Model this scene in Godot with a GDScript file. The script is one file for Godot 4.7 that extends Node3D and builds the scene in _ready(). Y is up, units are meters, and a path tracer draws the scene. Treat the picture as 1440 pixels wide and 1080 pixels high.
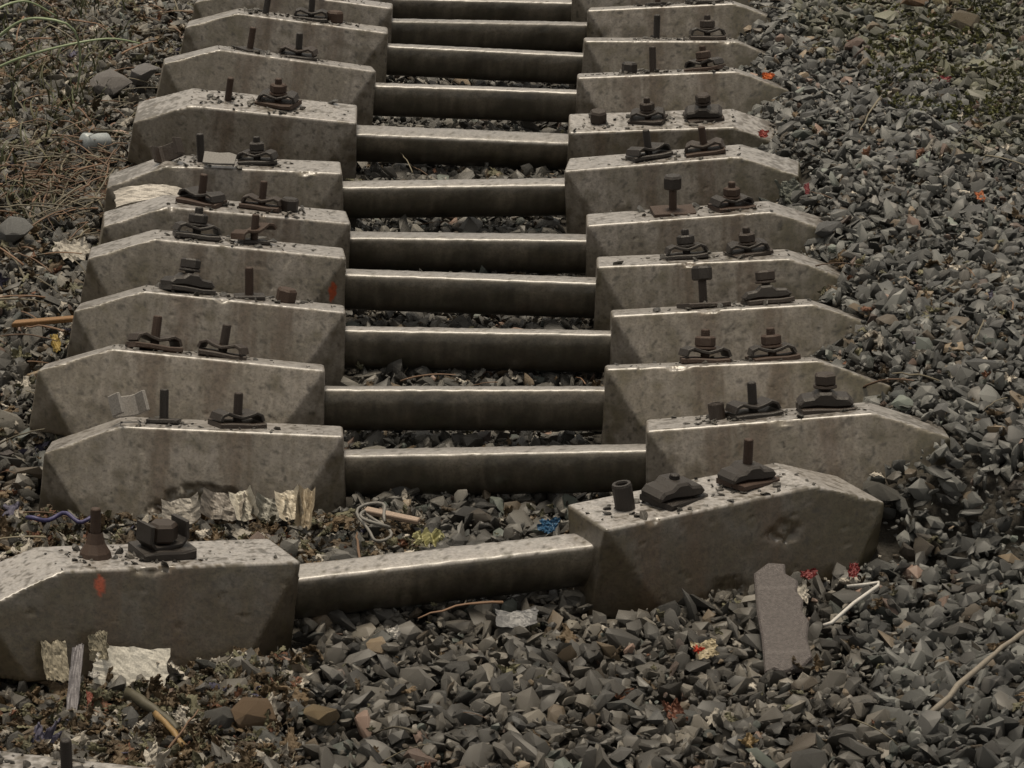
extends Node3D

# A lifted railway line: twin-block concrete sleepers without rails, lying in wet ballast under an overcast sky.
# Right-hand block in its own axes: x from the inner end (0) outwards, y up from the base, z across. Left blocks are mirrored.
const KNEE := 0.56      # where the top starts to slope down
const LONG := 0.745     # outer end
const TALL := 0.24
const CELL := 0.0078

# per row: [left block, right block], each x, y, z, yaw, tilt, roll (metres, radians)
const POSES := [
	[[-0.432, -0.050, -6.567, 0.440, -0.090, -0.140], [0.290, -0.027, -6.719, 0.436, -0.050, 0.022]],
	[[-0.328, -0.079, -7.392, 0.058, -0.236, -0.068], [0.470, -0.023, -7.283, -0.047, -0.219, 0.095]],
	[[-0.406, -0.044, -7.775, 0.063, -0.272, -0.124], [0.373, -0.034, -7.741, -0.024, -0.300, 0.044]],
	[[-0.374, -0.047, -8.276, 0.067, -0.230, -0.128], [0.412, -0.055, -8.253, -0.020, -0.249, 0.061]],
	[[-0.396, -0.040, -8.779, 0.089, -0.156, -0.129], [0.382, -0.043, -8.693, -0.028, -0.162, 0.048]],
	[[-0.403, -0.058, -9.208, 0.118, -0.096, -0.128], [0.372, -0.044, -9.124, -0.019, -0.120, 0.078]],
	[[-0.432, -0.038, -9.690, 0.077, -0.088, -0.065], [0.332, -0.039, -9.726, -0.107, -0.067, 0.111]],
	[[-0.419, -0.019, -10.315, 0.027, 0.056, -0.118], [0.339, -0.063, -10.350, -0.022, 0.068, 0.038]],
	[[-0.387, -0.011, -10.864, 0.106, -0.163, -0.165], [0.381, -0.023, -10.799, -0.026, -0.181, 0.044]],
	[[-0.351, 0.002, -11.400, 0.039, -0.133, -0.140], [0.412, -0.031, -11.375, -0.007, -0.178, -0.004]],
	[[-0.342, 0.018, -11.728, 0.011, -0.143, -0.133], [0.454, -0.025, -11.842, -0.072, -0.178, 0.062]],
	[[-0.345, 0.000, -12.200, 0.020, -0.120, -0.080], [0.400, -0.020, -12.200, -0.020, -0.120, 0.050]],
	[[-0.480, -0.052, -5.375, -0.100, -0.040, -0.075], [0.290, -0.060, -5.240, -0.120, -0.040, 0.030]],
]
# fastenings on each block: [kind, distance from the inner end]
const FIXINGS := [
	[[["heap", 0.30], ["rusty", 0.455]], [["sleeve", 0.105], ["bulky", 0.225], ["tall_bulky", 0.43]]],
	[[["stud_plate", 0.27], ["stud", 0.455]], [["sleeve_low", 0.18], ["stud_plate", 0.27], ["nut_bulky", 0.45]]],
	[[["stud_plate", 0.275], ["stud_plate", 0.455]], [["nut_plate", 0.265], ["nut_plate", 0.445]]],
	[[["low_nut", 0.17], ["stud", 0.27], ["nut_bulky", 0.445]], [["top_nut", 0.26], ["nut_bulky", 0.44]]],
	[[["tilted", 0.27], ["nut_plate", 0.44]], [["nut_plate", 0.265], ["nut_plate", 0.445]]],
	[[["low_nut", 0.185], ["stud_plate", 0.27], ["stud_plate", 0.455]], [["top_nut", 0.265], ["nut_plate", 0.445]]],
	[[["nut_plate", 0.27], ["stud", 0.45]], [["stud_plate", 0.27], ["stud_plate", 0.45]]],
	[[["nut_plate", 0.27], ["stud", 0.44]], [["low_nut", 0.10], ["nut_plate", 0.27], ["nut_bulky", 0.46]]],
	[[["stud_plate", 0.275], ["stud", 0.45]], [["low_nut", 0.185], ["stud", 0.27], ["nut_plate", 0.455]]],
	[[["low_nut", 0.20], ["stud_plate", 0.29], ["stud", 0.46]], [["stud", 0.27], ["nut_plate", 0.46]]],
	[[["stud_plate", 0.27], ["stud", 0.45]], [["stud", 0.27], ["nut_plate", 0.45]]],
	[[["stud", 0.27], ["stud", 0.45]], [["stud", 0.27], ["stud", 0.45]]],
	[[["stud", 0.30], ["stud", 0.46]], [["stud", 0.27], ["stud", 0.45]]],
]
const SLEEPER_LABELS := [
	"skewed concrete twin-block sleeper lying across the front with its top turned up",
	"first sleeper of the straight ladder, chipped on its lower left front face",
	"second sleeper of the ladder, left block with two bare studs on flat plates",
	"third sleeper of the ladder, low nut beside a bare stud on its left block",
	"fourth sleeper of the ladder, orange paint mark on the inner end of its left block",
	"fifth sleeper of the ladder, white plastic sheet against its left end",
	"sixth sleeper of the ladder, pale slab hanging over its left front edge",
	"seventh sleeper of the ladder, bright wet top leaning forward over a dark front",
	"eighth sleeper of the ladder, orange scrap on its right outer slope",
	"ninth sleeper of the ladder, pale top crossed by a hairline crack",
	"tenth sleeper of the ladder, second from the far end",
	"farthest sleeper of the ladder, cut off by the upper edge of the photo",
	"sleeper end poking in at the lower left below the skewed sleeper",
]

var rng := RandomNumberGenerator.new()
var rough_noise := FastNoiseLite.new()
var stain_noise := FastNoiseLite.new()
var streak_noise := FastNoiseLite.new()
var land_noise := FastNoiseLite.new()
var taken := {}
var blocks: Array = []          # [inverse transform, transform, side, row]
var mats := {}
var shapes := {}


func _ready() -> void:
	# ---- camera, sky, sun, exposure
	var cam := Camera3D.new()
	cam.name = "camera"
	cam.fov = 13.998
	cam.far = 300.0
	cam.near = 0.1
	cam.rotation = Vector3(deg_to_rad(-20.0), deg_to_rad(-0.42), 0)
	cam.position = Vector3(0.06, 2.99, 0)
	add_child(cam)
	cam.current = true

	var env := Environment.new()
	var sky_mat := ProceduralSkyMaterial.new()
	sky_mat.sky_top_color = Color(0.87, 0.85, 0.81)
	sky_mat.sky_horizon_color = Color(0.80, 0.785, 0.76)
	sky_mat.sky_curve = 0.22
	sky_mat.ground_bottom_color = Color(0.12, 0.11, 0.10)
	sky_mat.ground_horizon_color = Color(0.30, 0.29, 0.27)
	sky_mat.sun_angle_max = 1.0
	var sky := Sky.new()
	sky.sky_material = sky_mat
	env.sky = sky
	env.background_mode = Environment.BG_SKY
	env.background_energy_multiplier = 0.29
	env.tonemap_mode = Environment.TONE_MAPPER_LINEAR
	env.tonemap_exposure = 2.4
	env.sdfgi_enabled = true
	env.ssao_enabled = true
	env.ssil_enabled = true
	var world := WorldEnvironment.new()
	world.name = "world_environment"
	world.environment = env
	add_child(world)

	var sun := DirectionalLight3D.new()
	sun.name = "overcast_sun"
	sun.light_energy = 0.5
	sun.light_color = Color(1.0, 0.945, 0.855)
	sun.light_angular_distance = 16.0
	sun.shadow_enabled = true
	# high, a little beyond the track, so that fronts lie in their own shade
	sun.look_at_from_position(Vector3(-0.3, 5.0, -0.95), Vector3.ZERO, Vector3.UP)
	add_child(sun)

	setup_noise()
	make_materials()
	register_blocks()
	make_ground()
	for row in POSES.size():
		make_sleeper(row)
	make_ballast()
	make_litter()
	make_plants()


# ------------------------------------------------------------------ helpers

func numbered(called: String) -> String:
	if not taken.has(called):
		taken[called] = 0
		return called
	taken[called] += 1
	return "%s_%03d" % [called, taken[called]]


func tag(o: Node, label: String, category: String, group := "") -> void:
	o.set_meta("label", label)
	o.set_meta("category", category)
	if group != "":
		o.set_meta("group", group)


func thing(called: String, label: String, category: String, at: Vector3, group := "") -> Node3D:
	var o := Node3D.new()
	o.name = numbered(called)
	o.position = at
	add_child(o, true)
	tag(o, label, category, group)
	return o


func part(called: String, mesh: Mesh, material: Material, parent: Node, at := Transform3D()) -> MeshInstance3D:
	var o := MeshInstance3D.new()
	o.name = called
	o.mesh = mesh
	o.material_override = material
	o.transform = at
	parent.add_child(o, true)
	return o


func whole(called: String, mesh: Mesh, material: Material, at: Transform3D, label: String, category: String, group := "") -> MeshInstance3D:
	var o := part(numbered(called), mesh, material, self, at)
	tag(o, label, category, group)
	return o


func turned(at: Vector3, yaw := 0.0, tilt := 0.0, roll := 0.0) -> Transform3D:
	return Transform3D(Basis(Vector3.UP, yaw) * Basis(Vector3.RIGHT, tilt) * Basis(Vector3.BACK, roll), at)


func setup_noise() -> void:
	rough_noise.seed = 11
	rough_noise.frequency = 22.0
	rough_noise.fractal_octaves = 3
	stain_noise.seed = 29
	stain_noise.frequency = 4.5
	stain_noise.fractal_octaves = 4
	streak_noise.seed = 41
	streak_noise.frequency = 1.0
	streak_noise.fractal_octaves = 2
	land_noise.seed = 5
	land_noise.frequency = 0.9
	land_noise.fractal_octaves = 3


func noise_tex(seed_: int, freq: float, octaves: int, low: Color, high: Color, size := 512, kind := FastNoiseLite.TYPE_SIMPLEX_SMOOTH, mid := -1.0) -> NoiseTexture2D:
	var n := FastNoiseLite.new()
	n.seed = seed_
	n.noise_type = kind
	n.frequency = freq
	n.fractal_octaves = octaves
	var ramp := Gradient.new()
	ramp.set_color(0, low)
	ramp.set_color(1, high)
	if mid > 0.0:
		ramp.set_offset(0, mid - 0.12)
		ramp.set_offset(1, mid + 0.12)
	var t := NoiseTexture2D.new()
	t.width = size
	t.height = size
	t.seamless = true
	t.noise = n
	t.color_ramp = ramp
	return t


func surface(color: Color, rough := 0.7, spec := 0.5) -> StandardMaterial3D:
	var m := StandardMaterial3D.new()
	m.albedo_color = color
	m.roughness = rough
	m.metallic_specular = spec
	return m


func grained(color: Color, rough: float, tex: Texture2D, bump: Texture2D, scale_: float, bump_cm := 0.2, coloured := false) -> StandardMaterial3D:
	var m := surface(color, rough)
	m.albedo_texture = tex
	m.uv1_triplanar = true
	m.uv1_scale = Vector3.ONE * scale_
	m.heightmap_enabled = bump != null
	if bump:
		m.heightmap_texture = bump
		m.heightmap_scale = bump_cm
	m.vertex_color_use_as_albedo = coloured
	return m


func lin(r: float, g: float, b: float) -> Color:
	return Color(r, g, b).linear_to_srgb()


func make_materials() -> void:
	var grain := noise_tex(3, 0.035, 5, Color(0.74, 0.74, 0.74), Color(1, 1, 1))
	var fine := noise_tex(7, 0.11, 4, Color(0.05, 0.05, 0.05), Color(1, 1, 1))
	var specks := noise_tex(9, 0.07, 3, Color(0.84, 0.83, 0.80), Color(1, 1, 1), 512, FastNoiseLite.TYPE_SIMPLEX, 0.33)
	var wet := noise_tex(13, 0.012, 4, Color(0.38, 0.38, 0.38), Color(0.70, 0.70, 0.70))
	var c := grained(Color.WHITE, 1.0, grain, fine, 2.6, 0.035, true)
	c.roughness_texture = wet
	c.clearcoat_enabled = true
	c.clearcoat = 0.85
	c.clearcoat_roughness = 0.33
	c.detail_enabled = true
	c.detail_blend_mode = BaseMaterial3D.BLEND_MODE_MUL
	c.detail_albedo = specks
	c.detail_uv_layer = BaseMaterial3D.DETAIL_UV_1
	mats["concrete"] = c
	var stone := grained(Color.WHITE, 0.42, grain, fine, 9.0, 0.16, true)
	stone.clearcoat_enabled = true
	stone.clearcoat = 0.5
	stone.clearcoat_roughness = 0.48
	mats["stone"] = stone
	mats["stone_tones"] = []
	for k in 10:
		var s: float = [0.06, 0.085, 0.11, 0.15, 0.075, 0.10, 0.04, 0.21, 0.105, 0.065][k]
		var tint: Color = [Color(1, 0.94, 0.84), Color(1, 0.95, 0.86), Color(1, 0.95, 0.88), Color(1, 0.93, 0.82), Color(0.97, 0.99, 0.90), Color(1, 0.90, 0.76), Color(1, 0.93, 0.82), Color(1, 0.95, 0.88), Color(0.98, 0.97, 0.94), Color(1, 0.92, 0.80)][k]
		mats["stone_tones"].append(grained(lin(s * tint.r, s * tint.g, s * tint.b), 0.42 + 0.03 * (k % 5), grain, fine, 9.0, 0.16))
		mats["stone_tones"][k].clearcoat_enabled = true
		mats["stone_tones"][k].clearcoat = 0.5
		mats["stone_tones"][k].clearcoat_roughness = 0.48
	mats["soil"] = grained(lin(0.034, 0.029, 0.022), 0.85, grain, fine, 1.3, 0.8)
	var rust := noise_tex(17, 0.05, 4, Color(0.55, 0.5, 0.48), Color(1, 1, 1))
	mats["rust"] = [grained(lin(0.052, 0.036, 0.026), 0.5, rust, fine, 14.0, 0.12), grained(lin(0.034, 0.027, 0.022), 0.42, rust, fine, 14.0, 0.12), grained(lin(0.078, 0.044, 0.027), 0.6, rust, fine, 14.0, 0.12)]
	mats["grain"] = grain
	mats["fine"] = fine


func mat(color: Color, rough := 0.7, scale_ := 9.0, bump_cm := 0.05) -> StandardMaterial3D:
	var key := "%s %s %s" % [color, rough, scale_]
	if not mats.has(key):
		mats[key] = grained(color, rough, mats["grain"], mats["fine"], scale_, bump_cm)
	return mats[key]


# ------------------------------------------------------------------ land

func ramp(a: float, b: float, x: float) -> float:
	return smoothstep(0.0, 1.0, clampf((x - a) / (b - a), 0.0, 1.0))


func land(x: float, z: float) -> float:
	var h := land_noise.get_noise_2d(x, z) * 0.035
	var beside := ramp(-6.82, -7.20, z)
	h += ramp(0.74, 1.18, x) * 0.205 * beside + ramp(1.05, 1.7, x) * 0.03
	h += ramp(-0.95, -1.6, x) * 0.05 * beside
	h += ramp(-1.7, -3.2, x) * 0.25 + ramp(2.0, 3.6, x) * 0.20
	if absf(x) < 0.40 and z < -7.0:
		h -= 0.012
	return h


func make_ground() -> void:
	var xs := PackedFloat32Array()
	var zs := PackedFloat32Array()
	for v in [-90.0, -40.0, -18.0, -9.0, -6.0, -4.6]:
		xs.append(v)
	for k in 160:
		xs.append(-4.2 + 8.8 * k / 159.0)
	for v in [5.2, 7.0, 10.0, 20.0, 45.0, 90.0]:
		xs.append(v)
	for v in [70.0, 30.0, 10.0, 2.0, -1.0, -3.0]:
		zs.append(v)
	for k in 181:
		zs.append(-4.2 - 10.0 * k / 180.0)
	for v in [-15.0, -17.0, -21.0, -30.0, -50.0, -110.0]:
		zs.append(v)
	var st := SurfaceTool.new()
	st.begin(Mesh.PRIMITIVE_TRIANGLES)
	for z in zs:
		for x in xs:
			st.add_vertex(Vector3(x, land(x, z) - 0.042, z))
	var w := xs.size()
	for j in zs.size() - 1:
		for i in w - 1:
			var a := j * w + i
			for q in [a, a + w, a + 1, a + 1, a + w, a + w + 1]:
				st.add_index(q)
	st.generate_normals()
	var g := part("ground", st.commit(), mats["soil"], self)
	g.set_meta("kind", "structure")
	g.set_meta("label", "dark soil below the ballast of the lifted railway track")


# ------------------------------------------------------------------ sleepers

func register_blocks() -> void:
	for row in POSES.size():
		for side in 2:
			var q: Array = POSES[row][side]
			var t := turned(Vector3(q[0], q[1], q[2]), q[3], q[4], q[5])
			blocks.append([t.affine_inverse(), t, 1.0 if side else -1.0, row])


func in_block(p: Vector3, margin: float) -> bool:
	for b in blocks:
		var t: Transform3D = b[1]
		if absf(p.z - t.origin.z) > 0.75:
			continue
		var l: Vector3 = b[0] * p
		var x: float = l.x * b[2]
		if x > -0.03 - margin and x < LONG + 0.03 + margin and absf(l.z) < 0.135 + margin and l.y > -0.02 and l.y < TALL + margin:
			if x < KNEE or l.y < TALL - (x - KNEE) * 0.40 + margin:
				return true
	return false


func facet(a: Vector3, b: Vector3, c: Vector3, inside: Vector3) -> Plane:
	var p := Plane(a, b, c)
	return -p if p.distance_to(inside) > 0.0 else p


func block_mesh(side: float, seed_: int, chips: Array, look: Dictionary) -> ArrayMesh:
	var fi := facet(Vector3(0, TALL, 0.10), Vector3(0.14, 0, 0.14), Vector3(-0.02, 0, 0.035), Vector3(0.3, 0.1, 0))
	var fo := facet(Vector3(LONG, 0.165, 0.1125), Vector3(LONG - 0.11, 0, 0.14), Vector3(LONG + 0.015, 0, 0.045), Vector3(0.3, 0.1, 0))
	var low := Vector3(-0.05, -0.03, -0.17)
	var nx := int(0.85 / CELL)
	var ny := int(0.30 / CELL)
	var nz := int(0.34 / CELL)
	var field := PackedFloat32Array()
	field.resize(nx * ny * nz)
	var shift := Vector3(seed_ * 3.7, seed_ * 1.3, seed_ * 7.1)
	var at := 0
	for k in nz:
		var z := low.z + k * CELL
		var az := absf(z)
		for j in ny:
			var y := low.y + j * CELL
			var half := 0.10 + (TALL - y) * 0.1667
			var d0 := maxf(maxf(y - TALL, -y), (az - half) * 0.986)
			for i in nx:
				var x := low.x + i * CELL
				var d := maxf(d0, 0.3757 * (x - KNEE) + 0.9267 * (y - TALL))
				d = maxf(d, maxf(-x - 0.02 * (TALL - y) / TALL, x - LONG - (0.165 - y) * 0.09))
				d = maxf(d, fi.normal.x * x + fi.normal.y * y + fi.normal.z * az - fi.d)
				d = maxf(d, fo.normal.x * x + fo.normal.y * y + fo.normal.z * az - fo.d)
				if d > -0.035 and d < 0.03:
					var n := rough_noise.get_noise_3d(x + shift.x, y + shift.y, z + shift.z)
					d += n * 0.0006
					if n < -0.46:
						d += (-0.46 - n) * 0.015
					for c in chips:
						var e := Vector3((x - c[0]) / c[3], (y - c[1]) / c[4], (z - c[2]) / c[5])
						d = maxf(d, (1.0 - e.length()) * minf(c[3], minf(c[4], c[5])) + n * 0.014)
				field[at] = d
				at += 1
	# surface nets
	var ids := PackedInt32Array()
	ids.resize(nx * ny * nz)
	ids.fill(-1)
	var verts := PackedVector3Array()
	var norms := PackedVector3Array()
	var cols := PackedColorArray()
	var plane := nx * ny
	for k in nz - 1:
		for j in ny - 1:
			for i in nx - 1:
				var o := i + j * nx + k * plane
				var a0 := field[o]
				var a1 := field[o + 1]
				var a2 := field[o + nx]
				var a3 := field[o + nx + 1]
				var a4 := field[o + plane]
				var a5 := field[o + plane + 1]
				var a6 := field[o + plane + nx]
				var a7 := field[o + plane + nx + 1]
				var m := int(a0 < 0.0) + int(a1 < 0.0) + int(a2 < 0.0) + int(a3 < 0.0) + int(a4 < 0.0) + int(a5 < 0.0) + int(a6 < 0.0) + int(a7 < 0.0)
				if m == 0 or m == 8:
					continue
				var f := [a0, a1, a2, a3, a4, a5, a6, a7]
				var sum := Vector3.ZERO
				var count := 0
				for e in [[0, 1], [2, 3], [4, 5], [6, 7], [0, 2], [1, 3], [4, 6], [5, 7], [0, 4], [1, 5], [2, 6], [3, 7]]:
					var u: float = f[e[0]]
					var v: float = f[e[1]]
					if (u < 0.0) != (v < 0.0):
						var s := u / (u - v)
						var p0 := Vector3(e[0] & 1, (e[0] >> 1) & 1, e[0] >> 2)
						var p1 := Vector3(e[1] & 1, (e[1] >> 1) & 1, e[1] >> 2)
						sum += p0.lerp(p1, s)
						count += 1
				var p := low + (Vector3(i, j, k) + sum / count) * CELL
				var g := Vector3(a1 + a3 + a5 + a7 - a0 - a2 - a4 - a6, a2 + a3 + a6 + a7 - a0 - a1 - a4 - a5, a4 + a5 + a6 + a7 - a0 - a1 - a2 - a3).normalized()
				ids[o] = verts.size()
				cols.append(concrete_color(p, g, shift, look))
				verts.append(Vector3(p.x * side, p.y, p.z))
				norms.append(Vector3(g.x * side, g.y, g.z))
	var index := PackedInt32Array()
	for k in range(1, nz - 1):
		for j in range(1, ny - 1):
			for i in range(1, nx - 1):
				var o := i + j * nx + k * plane
				var here := field[o] < 0.0
				for axis in 3:
					var step: int = [1, nx, plane][axis]
					if here == (field[o + step] < 0.0):
						continue
					var u: int = [nx, plane, 1][axis]
					var v: int = [plane, 1, nx][axis]
					var q := [ids[o - u - v], ids[o - v], ids[o], ids[o - u]]
					if q.min() < 0:
						continue
					var flip: bool = here == (side > 0.0)
					if flip:
						index.append_array([q[0], q[2], q[1], q[0], q[3], q[2]])
					else:
						index.append_array([q[0], q[1], q[2], q[0], q[2], q[3]])
	return array_mesh(verts, norms, index, cols)


func array_mesh(verts: PackedVector3Array, norms: PackedVector3Array, index := PackedInt32Array(), cols := PackedColorArray()) -> ArrayMesh:
	var a := []
	a.resize(Mesh.ARRAY_MAX)
	a[Mesh.ARRAY_VERTEX] = verts
	a[Mesh.ARRAY_NORMAL] = norms
	if index.size():
		a[Mesh.ARRAY_INDEX] = index
	if cols.size():
		a[Mesh.ARRAY_COLOR] = cols
	var m := ArrayMesh.new()
	m.add_surface_from_arrays(Mesh.PRIMITIVE_TRIANGLES, a)
	return m


func concrete_color(p: Vector3, g: Vector3, shift: Vector3, look: Dictionary) -> Color:
	# weathered concrete: grey-brown paste, olive and brown stains that have grown in patches, runs of rust below the bolts
	var q := p + shift
	var s := stain_noise.get_noise_3d(q.x, q.y, q.z)
	var s2 := stain_noise.get_noise_3d(q.x * 2.7 + 9.0, q.y * 2.7, q.z * 2.7)
	var tone: float = look.tone
	var c := Color(0.215, 0.186, 0.148) * tone
	c = c.lerp(Color(0.30, 0.267, 0.232) * tone, clampf(0.55 + s * 1.9, 0.0, 1.0))
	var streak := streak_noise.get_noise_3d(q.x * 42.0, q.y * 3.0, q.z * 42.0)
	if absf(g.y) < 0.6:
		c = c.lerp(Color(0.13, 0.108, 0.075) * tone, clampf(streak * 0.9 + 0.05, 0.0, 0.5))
	# algae and mud patches
	var olive := clampf((s2 + look.olive + ramp(0.42, 0.72, p.x) * look.moss * 0.5) * 2.0, 0.0, 1.0)
	c = c.lerp(Color(0.12, 0.098, 0.05), olive * 0.72)
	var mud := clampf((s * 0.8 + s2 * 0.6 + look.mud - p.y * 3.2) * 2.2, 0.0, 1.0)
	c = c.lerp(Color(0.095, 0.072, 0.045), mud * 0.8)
	# the weathered outer end, brown-green with slime
	var damp: float = clampf((p.x - 0.50) * 4.5 + s * 0.9 + s2 * 0.5, 0.0, 1.0) * look.moss
	c = c.lerp(Color(0.088, 0.074, 0.034), damp)
	var pit := rough_noise.get_noise_3d(q.x * 1.6 + 3.0, q.y * 1.6, q.z * 1.6)
	if pit > 0.36:
		c = c.lerp(Color(0.045, 0.036, 0.024), clampf((pit - 0.36) * 9.0, 0.0, 0.75))
	# rust runs
	for b in look.bolts:
		var dx: float = absf(p.x - b)
		if dx < 0.06:
			var run := clampf((0.055 - dx) * 26.0 + streak * 0.8 - (TALL - p.y) * 2.6, 0.0, 1.0)
			c = c.lerp(Color(0.115, 0.073, 0.042), run * 0.6)
	# scattered dirt on the tops
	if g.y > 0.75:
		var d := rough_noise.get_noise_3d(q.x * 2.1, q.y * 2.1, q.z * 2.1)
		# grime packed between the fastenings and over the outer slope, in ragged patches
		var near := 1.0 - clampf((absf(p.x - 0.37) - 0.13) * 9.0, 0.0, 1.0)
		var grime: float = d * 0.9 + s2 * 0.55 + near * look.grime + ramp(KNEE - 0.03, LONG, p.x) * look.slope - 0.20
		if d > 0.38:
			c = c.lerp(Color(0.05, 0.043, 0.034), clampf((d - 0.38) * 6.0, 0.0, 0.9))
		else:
			c = c.lerp(Color(0.37, 0.352, 0.345) * (1.15 if look.grime < 0.11 else 1.0), 0.85)  # upward faces paler: wet sky sheen painted into the colour
		c = c.lerp(Color(0.085, 0.068, 0.048), clampf(grime * 5.0, 0.0, 0.88))
	# orange survey paint
	for m in look.paint:
		var e := Vector2((p.x - m[0]) / m[2], (p.y - m[1]) / m[3]).length() + s2 * 0.4
		if e < 1.0 and g.z > 0.2:
			c = Color(0.50, 0.09, 0.025)
	return c


func make_sleeper(row: int) -> void:
	var ql: Array = POSES[row][0]
	var qr: Array = POSES[row][1]
	var root := thing("concrete_sleeper", SLEEPER_LABELS[row], "railway sleeper", Vector3((ql[0] + qr[0]) / 2, 0, (ql[2] + qr[2]) / 2), "concrete twin-block sleepers of the lifted track")
	var inv := root.transform.affine_inverse()
	rng.seed = 100 + row
	for side in 2:
		var t: Transform3D = blocks[row * 2 + side][1]
		var s: float = 1.0 if side else -1.0
		var look := {"tone": rng.randf_range(0.98, 1.12), "olive": rng.randf_range(-0.30, -0.05) + (0.12 if side else 0.0), "mud": rng.randf_range(0.15, 0.4), "bolts": [], "paint": [], "moss": 0.62 if side else 0.22, "grime": rng.randf_range(0.12, 0.30), "slope": rng.randf_range(0.15, 0.5)}
		if row == 0:
			look.mud = 0.95
			look.tone = 0.62
			look.grime = 0.10
			look.slope = 0.0
			look.olive = 0.25
		var chips := []
		for k in rng.randi_range(0, 2):
			var r := rng.randf_range(0.010, 0.020)
			chips.append([rng.randf_range(0.0, KNEE), TALL + 0.004, 0.105 * (1 if rng.randf() < 0.75 else -1), r * 1.8, r * 0.7, r * 0.9])
		if row == 1 and side == 0:
			chips.append([0.34, 0.045, 0.155, 0.15, 0.075, 0.045])
		if row == 0 and side == 0:
			chips.append([0.36, TALL + 0.01, 0.125, 0.075, 0.035, 0.035])
			look.paint.append([0.475, 0.205, 0.012, 0.026])
		if row == 0 and side == 1:
			chips.append([0.46, 0.15, 0.137, 0.06, 0.04, 0.03])
			chips.append([0.30, 0.05, 0.155, 0.07, 0.04, 0.035])
		if row == 4 and side == 0:
			look.paint.append([0.030, 0.135, 0.011, 0.028])
		for f in FIXINGS[row][side]:
			look.bolts.append(f[1])
		part("concrete_block", block_mesh(s, row * 2 + side + 1, chips, look), mats["concrete"], root, inv * t)
		for f in FIXINGS[row][side]:
			fixing(f[0], root, inv * t * Transform3D(Basis(Vector3.UP, rng.randf_range(-0.4, 0.4)), Vector3(f[1] * s, TALL - 0.002, rng.randf_range(-0.008, 0.008))))
	# the bar that ties the two blocks
	var a: Vector3 = blocks[row * 2][1] * Vector3(-0.02, 0.125, 0)
	var b: Vector3 = blocks[row * 2 + 1][1] * Vector3(0.02, 0.125, 0)
	var along := (b - a).normalized()
	var lean: float = (ql[4] + qr[4]) / 2
	var back := Basis(along, lean) * Vector3.BACK
	back = (back - along * back.dot(along)).normalized()
	var basis_ := Basis(along, back.cross(along), back)
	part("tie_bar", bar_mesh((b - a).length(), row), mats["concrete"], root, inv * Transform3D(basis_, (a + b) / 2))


func bar_mesh(length: float, seed_: int) -> ArrayMesh:
	# flat top 11 cm wide, sides that round in under it
	var profile := PackedVector2Array()     # z, y
	for v in [[-0.046, 0.058], [-0.03, 0.060], [-0.015, 0.0605], [0.0, 0.061], [0.015, 0.0605], [0.03, 0.060], [0.046, 0.058], [0.052, 0.054]]:
		profile.append(Vector2(v[0], v[1]))
	for v in [[0.0545, 0.049], [0.055, 0.041], [0.055, 0.032], [0.0545, 0.024], [0.053, 0.016], [0.050, 0.006], [0.0455, -0.006], [0.039, -0.02], [0.031, -0.034], [0.022, -0.046], [0.012, -0.054], [0.0, -0.057], [-0.012, -0.054], [-0.022, -0.046], [-0.031, -0.034], [-0.039, -0.02], [-0.0455, -0.006], [-0.050, 0.006], [-0.053, 0.016], [-0.055, 0.032], [-0.0545, 0.049]]:
		profile.append(Vector2(v[0], v[1]))
	profile.append(Vector2(-0.052, 0.054))
	var n := profile.size()
	var rings := 72
	var st := SurfaceTool.new()
	st.begin(Mesh.PRIMITIVE_TRIANGLES)
	var shift := seed_ * 5.3 + 60.0
	var rng_tone := 0.75 + 0.35 * fposmod(seed_ * 0.618, 1.0)
	for i in rings + 1:
		var x := length * (float(i) / rings - 0.5)
		for p in profile:
			var w := rough_noise.get_noise_3d(x + shift, p.y * 1.5, p.x * 1.5)
			var r := p * (1.0 + w * 0.03)
			var s := stain_noise.get_noise_3d(x + shift, p.y, p.x)
			var fleck := rough_noise.get_noise_3d(x * 2.3 + shift, p.y * 2.3 + 4.0, p.x * 2.3)
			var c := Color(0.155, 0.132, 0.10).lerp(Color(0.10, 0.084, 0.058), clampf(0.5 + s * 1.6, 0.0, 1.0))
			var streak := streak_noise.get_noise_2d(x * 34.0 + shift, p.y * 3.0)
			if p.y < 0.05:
				c = c.lerp(Color(0.036, 0.030, 0.019), clampf(0.62 + streak * 0.5 + s * 0.6 - p.y * 14.0, 0.0, 0.92))  # shade below the rounded sides painted into the colour, broken by streaks
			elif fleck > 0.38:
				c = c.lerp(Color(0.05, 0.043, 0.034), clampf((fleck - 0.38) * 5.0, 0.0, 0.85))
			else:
				c = c.lerp(Color(0.34, 0.322, 0.312) * (1.2 if seed_ == 0 else rng_tone), 0.85)  # bar top painted lighter to stand in for its wet sheen
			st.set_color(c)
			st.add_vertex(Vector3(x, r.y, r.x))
	for i in rings:
		for k in n:
			var a := i * n + k
			var b := i * n + (k + 1) % n
			for q in [a, a + n, b, b, a + n, b + n]:
				st.add_index(q)
	st.generate_normals()
	return st.commit()


# ------------------------------------------------------------------ fastenings

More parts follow.
